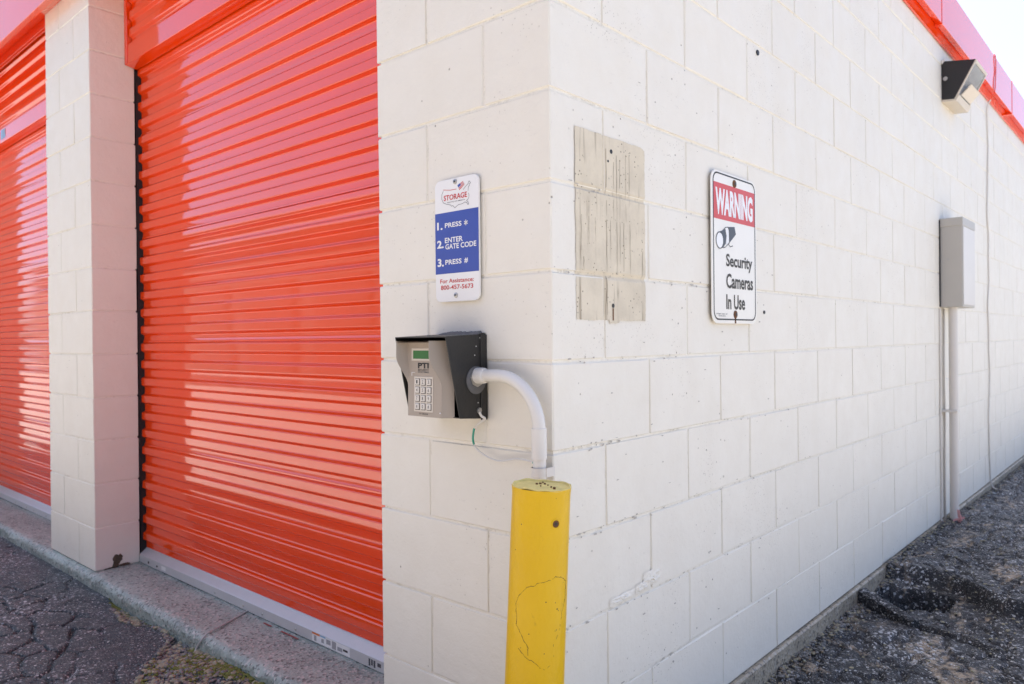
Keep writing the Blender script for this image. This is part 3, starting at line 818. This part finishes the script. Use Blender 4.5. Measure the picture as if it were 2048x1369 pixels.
# ------------------------------------------------------------------ elbow conduit
T = thing('elbow_conduit', 'white plastic conduit bending from the keypad down behind the yellow bollard', 'conduit', (-.013, -.03, -.05))
pts = [(-.2, -.0365, .9825), (-.165, -.0365, .9835), (-.135, -.036, .984)]
R = .116; cx, cz = -.1290, .868
for k in range(1, 15):
    a = math.radians(90-90*k/14); pts.append((cx+R*math.cos(a), -.036+.003*k/14, cz+R*math.sin(a)))
pts += [(-.0128, -.033, .84), (-.0125, -.033, .70), (-.012, -.033, .3), (-.012, -.033, -.06)]
part('pipe', MB().tube(pts, .0146, 24), PVC, T, True)
part('coupling', MB().tube([(-.0132, -.033, .803), (-.0132, -.033, .8035), (-.0134, -.033, .871), (-.0134, -.033, .8715)], [.0152, .0170, .0172, .0152], 24), PVC, T, True)
part('connector', MB().tube([(-.199, -.0365, .9825), (-.198, -.0365, .9825), (-.178, -.0365, .9828), (-.172, -.0365, .983), (-.171, -.0365, .983)], [.0152, .0190, .0190, .0175, .0148], 24), PVC, T, True)
part('locknut', MB().tube([(xr+.0035, -.0365, .9785), (xr+.0065, -.0365, .9785)], .0225, 8), STEEL, T)
part('wire_bit', MB().tube([(xr+.0066, -.0508, .986), (xr+.0066, -.0508, .979)], .003, 8), REDINK, T)  # short red bit of wire beside the connector
sb = MB(); arc = [(-.0125+.0185*math.cos(a), -.033-.0185*math.sin(a)) for a in np.linspace(0, math.pi, 12)]
for i in range(11):
    (xa, ya), (xb, yb) = arc[i], arc[i+1]
    sb.add([(xa, ya, .765), (xb, yb, .765), (xb, yb, .785), (xa, ya, .785)], [(0, 1, 2, 3)])
sb.box(.006, .0075, -.033, -.004, .765, .785); sb.box(-.0325, -.031, -.033, -.004, .765, .785)
sb.box(-.055, -.031, -.006, -.0035, .765, .785)
part('strap', sb, PVCP, T)
part('strap_bolt', MB().tube([(-.040, -.006, .775), (-.040, -.011, .775)], .006, 8), STEEL, T)

# ------------------------------------------------------------------ grounding wire
T = thing('ground_wire', 'thin white and green grounding wire hanging below the keypad hood', 'wire', (-.2, -.02, .88))
wp = [(-.1995, -.030, .8960), (-.196, -.026, .886), (-.1905, -.02, .8800), (-.205, -.02, .871), (-.2242, -.02, .8572), (-.2300, -.02, .842), (-.2314, -.02, .8265), (-.2265, -.02, .8130), (-.2165, -.02, .8038), (-.2000, -.019, .7950), (-.1836, -.018, .7890), (-.163, -.017, .7840), (-.1434, -.016, .7834), (-.118, -.016, .7885), (-.0965, -.016, .7929), (-.068, -.017, .7935), (-.0455, -.019, .7913), (-.033, -.022, .789)]
def spline(P, n=6):
    o = []
    for i in range(len(P)-1):
        p0 = Vector(P[max(i-1, 0)]); p1 = Vector(P[i]); p2 = Vector(P[i+1]); p3 = Vector(P[min(i+2, len(P)-1)])
        for k in range(n):
            t = k/n
            o.append(.5*((2*p1)+(-p0+p2)*t+(2*p0-5*p1+4*p2-p3)*t*t+(-p0+3*p1-3*p2+p3)*t**3))
    o.append(Vector(P[-1])); return o
sp = spline(wp)
part('strand', MB().tube(sp, [.0030 if i < 22 else .0022 for i in range(len(sp))], 8), PVC, T, True)
part('sleeve', MB().tube(sp[25:42], .0026, 8), GREEN, T, True)
part('sleeve', MB().tube(sp[-6:], .0026, 8), GREEN, T, True)
lg = part('lug', MB().tube([(xr+.0002, -.0273, .8990), (xr+.003, -.0273, .8990)], .0075, 12), STEEL, T, True)
part('lug_screw', MB().tube([(xr+.003, -.0273, .8995), (xr+.0055, -.0273, .8995)], .0045, 6), STEEL, lg)

# ------------------------------------------------------------------ bollard
T = thing('bollard', 'leaning yellow steel bollard at the building corner', 'bollard', (.155, -.26, -.06))
top = Vector((.0932, -.1546, .7765)); lowp = Vector((.0804, -.1661, .4000))
ax = (top-lowp).normalized(); base = lowp-ax*((lowp.z+.12)/ax.z)
e1 = ax.orthogonal().normalized(); view = (Vector((CAM.x, CAM.y, .6))-top); view -= ax*view.dot(ax); view.normalize(); e1 = view; e2 = ax.cross(e1)
RB = .0582
m = MB(); V = []; nz, na = 60, 56; L_ = (top-base).length
for i in range(nz):
    t = i/(nz-1); p = base.lerp(top, t)
    for k in range(na+1):
        a = 2*math.pi*k/na
        r_ = RB*(1.03-.03*t)*(1+.012*(math.sin(a*2+t*9)*.25+.5*math.sin(a*3-t*21)*.3)) + (.0012 if t > .985 else 0)
        V.append(p+(e1*math.cos(a)+e2*math.sin(a))*r_)
m.grid(V, nz, na+1)
PIPE = part('pipe', m, YEL, T, True)
m = MB(); ringv = []
for rf, dz in ((1.0, 0), (.985, .0022), (.93, .002), (.90, -.0015), (.5, .0005), (.02, .001)):
    for k in range(na+1):
        a = 2*math.pi*k/na; d_ = dz+.0015*math.sin(3*a+rf*9)*rf + (.001 if rf > .95 else 0)*math.sin(9*a)
        ringv.append(top+(e1*math.cos(a)+e2*math.sin(a))*RB*1.02*rf+ax*d_)
m.grid(ringv, 6, na+1)
CAP = part('cap', m, CAPM, T, True, label='flaking pale yellow top of the bollard')
for k in range(8):
    a = random.uniform(0, 6.28); q_ = random.uniform(.2, .97)*RB; pc = top+(e1*math.cos(a)+e2*math.sin(a))*q_
    part('rust_spot', MB().tube([pc-ax*.002, pc+ax*.0034], random.uniform(.0009, .0028), 7), RUST, CAP)
def on_pipe(s_, z, out=.0006):
    t = (z+.12)/(top.z+.12); p = base.lerp(top, t); q = math.asin(max(-.985, min(.985, s_)))
    right = e2 if e2.dot(rr) > 0 else -e2
    return p+(e1*math.cos(q)+right*math.sin(q))*(RB*1.004+out)
c1 = [(0.449, 0.6076), (0.555, 0.6124), (0.776, 0.6076), (0.908, 0.5981), (0.913, 0.5791), (0.888, 0.5569), (0.815, 0.541), (0.763, 0.5188), (0.73, 0.4998), (0.55, 0.4808), (0.584, 0.4681), (0.569, 0.4475), (0.331, 0.4338), (0.108, 0.4411), (-0.117, 0.4522), (-0.31, 0.4554), (-0.423, 0.4617), (-0.621, 0.4728)]
c2 = [(-0.259, 0.4617), (-0.267, 0.476), (-0.41, 0.4871), (-0.585, 0.5061), (-0.684, 0.5156), (-0.684, 0.5347), (-0.722, 0.5537), (-0.624, 0.5727), (-0.362, 0.5917), (-0.145, 0.5949), (-0.039, 0.6006), (0.178, 0.6028), (0.449, 0.6076)]
CRK = plain('paint_crack', (.09, .055, .008), .8)
for c_ in (c1, c2):
    P_ = []
    for i in range(len(c_)-1):
        for k in range(5):
            t = k/5; P_.append((c_[i][0]+(c_[i+1][0]-c_[i][0])*t+random.uniform(-.012, .012), c_[i][1]+(c_[i+1][1]-c_[i][1])*t+random.uniform(-.0009, .0009)))
    part('paint_crack', MB().tube([on_pipe(a, b, 0) for a, b in P_], [.00025+.0005*random.random() for _ in P_], 6), CRK, PIPE)
for (s_, z, r_) in ((.647, .5486, .0016), (.585, .5616, .0009), (.69, .545, .0009), (.643, .5083, .0011), (.60, .507, .0009), (-.255, .5023, .0011), (.269, .4659, .0010), (-.521, .3951, .0022)):
    p = on_pipe(s_, z, -.0004); nrm = (on_pipe(s_, z, 1)-on_pipe(s_, z, 0)).normalized()
    part('paint_chip', MB().tube([p, p+nrm*.0009], r_, 7), INK, PIPE)
p = on_pipe(.50, .7138, 0); nrm = (on_pipe(.50, .7138, 1)-p).normalized()
part('bolt_hole', MB().tube([p-nrm*.002, p+nrm*.0006], .0072, 14), RUST, PIPE)
part('bolt_hole_core', MB().tube([p-nrm*.002, p+nrm*.0010], .0034, 10), INK, PIPE)
m = MB(); o1 = nrm.orthogonal().normalized(); o2 = nrm.cross(o1)
m.tube([p+(o1*math.cos(a)+o2*math.sin(a))*.0085-nrm*.0002 for a in np.linspace(0, 2*math.pi, 21)], .0016, 6)
part('paint_lip', m, YEL, PIPE, True)

# ------------------------------------------------------------------ service box on the side wall
T = thing('utility_box', 'tall pale grey utility box on the far part of the side wall', 'utility box', (0, 3.74, 1.225))
part('body', MB().box(.001, .116, 3.577, 3.905, 1.226, 1.728), BOXP, T, bevel=.003)
part('lid', MB().box(.001, .1195, 3.572, 3.910, 1.688, 1.737), BOXP, T, bevel=.003)
part('front_cover', MB().box(.1165, .1195, 3.585, 3.90, 1.24, 1.684), PVCP, T, bevel=.001)
part('dark_edge', MB().box(.0, .006, 3.566, 3.5768, 1.23, 1.73), INK, T)  # thin black strip along the near edge of the box
part('latch', MB().tube([(.045, 3.577, 1.50), (.045, 3.573, 1.50)], .006, 8), STEEL, T)
T = thing('straight_conduit', 'painted straight conduit running down from the utility box to the ground', 'conduit', (.055, 3.63, -.03))
part('pipe', MB().tube([(.056, 3.63, 1.23), (.056, 3.632, .6), (.055, 3.634, -.08)], .0235, 18), PVCP, T, True)
part('strap', MB().box(.001, .0805, 3.600, 3.665, .62, .632), PVCP, T)
for (y, lab) in ((3.553, 'thin painted cable furthest left beneath the utility box'), (3.645, 'thin painted cable close behind the conduit beneath the utility box')):
    z_ = [1.22, 1.0, .8, .6, .4, .2, -.05]
    p_ = [(.0055, y+.006*math.sin(i*2.1+y*40), z) for i, z in enumerate(z_)]
    o = part('wall_cable', MB().tube(spline(p_), .0052, 8), PVCP, None, True); tag(o, lab, 'cable', 'thin cables below the utility box')
CT = thing('wall_cable', 'wavy painted cable hanging from the red roof edge down the far wall', 'cable', (.01, 5.0, 0))
p_ = [(.03, 5.03, 3.066), (.056, 5.02, 3.062), (.056, 5.03, 2.95), (.058, 5.0, 2.88), (.055, 4.99, 2.80), (.03, 4.99, 2.745)]
part('cable_end', MB().tube(spline(p_), .0036, 8), RED, CT, True, label='red painted top length of the cable')
p_ = [(.03, 4.99, 2.745), (.010, 4.985, 2.70)]
p_ += [(.0065, 5.0+.022*math.sin(i*1.3)+.012*math.sin(i*2.9), 2.6-i*.165) for i in range(16)] + [(.02, 5.02, -.03), (.12, 5.0, -.045)]
part('cable_run', MB().tube(spline(p_), .0048, 8), PVCP, CT, True)
# marking tape
m = MB()
for dx, dz, a in ((0, 0, 0), (.004, .03, .5), (-.003, .055, -.4)):
    m.add([(.085+dx, 3.58, -.03+dz), (.085+dx+.02*math.cos(a), 3.565, -.03+dz+.02*math.sin(a)), (.095+dx, 3.572, .012+dz), (.08+dx, 3.588, .012+dz)], [(0, 1, 2, 3)])
m.add([(.06, 3.57, .0), (.115, 3.575, .022), (.118, 3.576, .034), (.062, 3.571, .012)], [(0, 1, 2, 3)])
bm_ = m.mesh('marking_tape', PINK); o = link('marking_tape', bm_); tag(o, 'knotted pink tape at the foot of the straight conduit', 'tape')
md = o.modifiers.new('s', 'SOLIDIFY'); md.thickness = .002

# ------------------------------------------------------------------ wall lamp
ya, yb = 3.660, 3.985
T = thing('wall_light', 'dark wall pack light under the red roof edge', 'wall light', (0, 3.82, 2.44))
sp_ = [(.0, 2.443), (.0, 2.650), (.020, 2.664), (.172, 2.6385), (.064, 2.436)]
m = MB()
for y in (ya, yb-.006): m.prism(sp_, lambda x, z: (x, y, z), lambda x, z: (x, y+.006, z))
m.prism([(.0, 2.645), (.0, 2.650), (.020, 2.664), (.172, 2.6385), (.170, 2.632), (.022, 2.657)], lambda x, z: (x, ya+.006, z), lambda x, z: (x, yb-.006, z))
m.box(.0, .006, ya+.006, yb-.006, 2.445, 2.648)
HS = part('housing', m, DARK, T)
m = MB().prism([(.0, 2.430), (.0, 2.4425), (.064, 2.4355), (.078, 2.4615), (.090, 2.4545), (.074, 2.424)], lambda x, z: (x, ya+.001, z), lambda x, z: (x, yb-.001, z))
part('base_tray', m, CREAM, T)
part('reflector', MB().add([(.012, ya+.007, 2.45), (.012, yb-.007, 2.45), (.030, yb-.007, 2.652), (.030, ya+.007, 2.652)], [(0, 1, 2, 3)]), REFL, T)
part('side_reflector', MB().prism([(.012, 2.452), (.030, 2.652), (.165, 2.634), (.068, 2.452)], lambda x, z: (x, ya+.0062, z), lambda x, z: (x, ya+.0082, z)), CREAM, T)
part('side_reflector', MB().prism([(.012, 2.452), (.030, 2.652), (.165, 2.634), (.068, 2.452)], lambda x, z: (x, yb-.0082, z), lambda x, z: (x, yb-.0062, z)), REFL, T)
fr = MB()
d0, d1 = Vector((.172, 0, 2.638)), Vector((.070, 0, 2.446))
def bar(y0, y1, t0, t1):
    a = d0.lerp(d1, t0); b = d0.lerp(d1, t1); nn = Vector((.88, 0, -.47))*.006
    fr.prism([(a.x, a.z), (b.x, b.z), (b.x+nn.x, b.z+nn.z), (a.x+nn.x, a.z+nn.z)], lambda x, z: (x, y0, z), lambda x, z: (x, y1, z))
bar(ya+.0005, ya+.014, 0, 1); bar(yb-.014, yb-.0005, 0, 1); bar(ya+.014, yb-.014, 0, .07); bar(ya+.014, yb-.014, .94, 1)
part('glass_frame', fr, CREAM, T)
part('glass', MB().prism([(.168, 2.63), (.071, 2.452), (.0735, 2.4507), (.1705, 2.6287)], lambda x, z: (x, ya+.015, z), lambda x, z: (x, yb-.015, z)), GLASS, T)
m = MB().prism([(.085, 2.470), (.14, 2.520), (.142, 2.516), (.09, 2.464)], lambda x, z: (x, ya+.06, z), lambda x, z: (x, yb-.03, z))
part('lower_reflector', m, CREAM, T)
part('lamp_tube', MB().tube([(.055, ya+.03, 2.50), (.055, yb-.05, 2.50)], .018, 12), WHITE, T, True)
part('side_screw', MB().tube([(.020, ya-.004, 2.562), (.020, ya+.001, 2.562)], .012, 12), STEEL, HS, True)
part('side_screw', MB().tube([(.036, ya-.003, 2.48), (.036, ya+.001, 2.48)], .008, 10), INK, HS, True)
part('sealant', MB().box(0, .010, ya-.01, ya+.12, 2.651, 2.672).box(0, .02, ya-.006, ya+.05, 2.6635, 2.676), PVC, T, bevel=.004)

# ------------------------------------------------------------------ loose wire, stones, moss
wp = [(-1.720, .205, .004), (-1.69, .15, .0035), (-1.648, .06, .004), (-1.628, .015, .004), (-1.622, -.012, .001), (-1.624, -.032, -.018), (-1.640, -.042, -.045), (-1.630, -.058, -.066), (-1.595, -.085, -.072), (-1.548, -.115, -.068), (-1.525, -.15, -.062), (-1.490, -.200, -.060)]
o = part('loose_cable', MB().tube(spline(wp), .0034, 8), WIREM, None, True); tag(o, 'thin grey cable lying across the concrete apron into the mossy gravel', 'cable')

ico = None
def stones(name, pts, mat, smin, smax, flatz=.6, lift=.3):
    bm = bmesh.new(); bmesh.ops.create_icosphere(bm, subdivisions=1, radius=1)
    bv = np.array([v.co[:] for v in bm.verts]); bf = np.array([[v.index for v in f.verts] for f in bm.faces]); bm.free()
    Vs = []; Fs = []
    for i, (x, y, z) in enumerate(pts):
        s_ = smin+(smax-smin)*random.random()**2.2
        v = bv*(1+.28*(rng.random((len(bv), 1))-.5)*2)*np.array([s_*random.uniform(.8, 1.3), s_*random.uniform(.8, 1.3), s_*flatz])
        a = random.random()*6.28; ca, sa = math.cos(a), math.sin(a)
        v = np.stack([v[:, 0]*ca-v[:, 1]*sa+x, v[:, 0]*sa+v[:, 1]*ca+y, v[:, 2]+z+s_*lift], -1)
        Vs.append(v); Fs.append(bf+i*len(bv))
    m = MB(); m.v = [tuple(q) for q in np.concatenate(Vs)]; m.f = [tuple(q) for q in np.concatenate(Fs)]
    me = bpy.data.meshes.new(name); me.from_pydata(m.v, [], m.f); me.materials.append(mat); me.update()
    return stuff(link(name, me))
def edge_at(x):
    i = np.clip(np.searchsorted(xs, x), 0, nu-1); j = np.searchsorted(ys, -.1); return float(edge[i, j])
P_ = []
while len(P_) < 3900:
    x = random.uniform(-2.35, -.95); e = edge_at(x)
    y = random.uniform(e-.02, -.03)
    if e > -.06 and random.random() < .6: continue
    P_.append((x, y, ground_z(x, y)))
stones('gravel', P_[:1300], GRAVEL, .003, .013)
stones('dark_gravel', P_[1300:], DGRAVEL, .003, .010)
P_ = []
while len(P_) < 7000:
    x = random.uniform(-2.75, -.95); e = edge_at(x)
    y = -.032-abs(random.gauss(0, .06)) if random.random() < .6 else random.uniform(e, -.03)
    if vnoise(np.array(x*9), np.array(y*14), 3) < .40: continue
    if y < e-.01: continue
    P_.append((x, y, ground_z(x, y)))
stones('moss', P_, MOSS, .002, .0065, .8, .5)
P_ = []
while len(P_) < 2600:
    y = random.uniform(.75, 6.5)**1.0; x = .014+abs(random.gauss(0, .022 if y > 1.0 else .03))
    if y > 2.6 and random.random() < .6: continue
    P_.append((x, y, ground_z(x, y)))
stones('dark_gravel', P_[:1500], DGRAVEL, .002, .009); stones('gravel', P_[1500:], GRAVEL, .002, .008)
P_ = []
while len(P_) < 900:
    x = random.uniform(.03, .75); y = random.uniform(.9, 4.2)
    P_.append((x, y, ground_z(x, y)))
stones('dark_gravel', P_, DGRAVEL, .0015, .0065)
P_ = [(random.uniform(.05, .6), random.uniform(1.3, 3.6), 0) for _ in range(500)]
stones('gravel', [(x, y, ground_z(x, y)) for x, y, _ in P_], GRAVEL, .0015, .007)
P_ = []
while len(P_) < 420:
    y = random.uniform(.75, 2.35); x = .020+abs(random.gauss(0, .03)); P_.append((x, y, ground_z(x, y)))
stones('gravel', P_[:200], DIRT, .003, .010); stones('dark_gravel', P_[200:], DGRAVEL, .003, .012)
# broken strip of asphalt tipped into the hole
m = MB(); V = []
A = Vector((.028, 2.060, -.020)); Bv = Vector((.262, 1.915, -.052)); n = 26
dr = (Bv-A).normalized(); sd_ = Vector((-dr.y, dr.x, 0))
prof = [(-.034, -.05), (-.030, .004), (-.012, .012), (.012, .014), (.026, .004), (.034, -.05)]
for i in range(n):
    p = A.lerp(Bv, i/(n-1)); q = 1-.35*(i/(n-1))
    for (a, b) in prof: V.append(p+sd_*(a*q+random.uniform(-.003, .003))+Vector((0, 0, b*q+random.uniform(-.003, .003))))
m.grid(V, n, 6); m.add([V[(n-1)*6+k] for k in range(6)], [tuple(range(6))]); m.add(V[:6], [tuple(range(5, -1, -1))])
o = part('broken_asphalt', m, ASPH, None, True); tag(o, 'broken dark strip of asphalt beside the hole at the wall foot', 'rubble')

# ------------------------------------------------------------------ building across the lane (seen mirrored in the doors)
OB = thing('opposite_building', 'pale storage building with brown doors mirrored in the glossy red door', 'building', (-10, -8.2, 0))
part('wall', MB().box(-34, 14, -14, -8.2, -.2, 3.9), BACKW, OB)
for k in range(15):
    x = -32+k*3.0
    part('roll_up_door', MB().box(x, x+2.2, -8.19, -8.12, -.05, 2.6), FARD, OB)
part('roof', MB().box(-34.2, 14.2, -14.2, -7.95, 3.9, 4.1), ROOFM, OB)
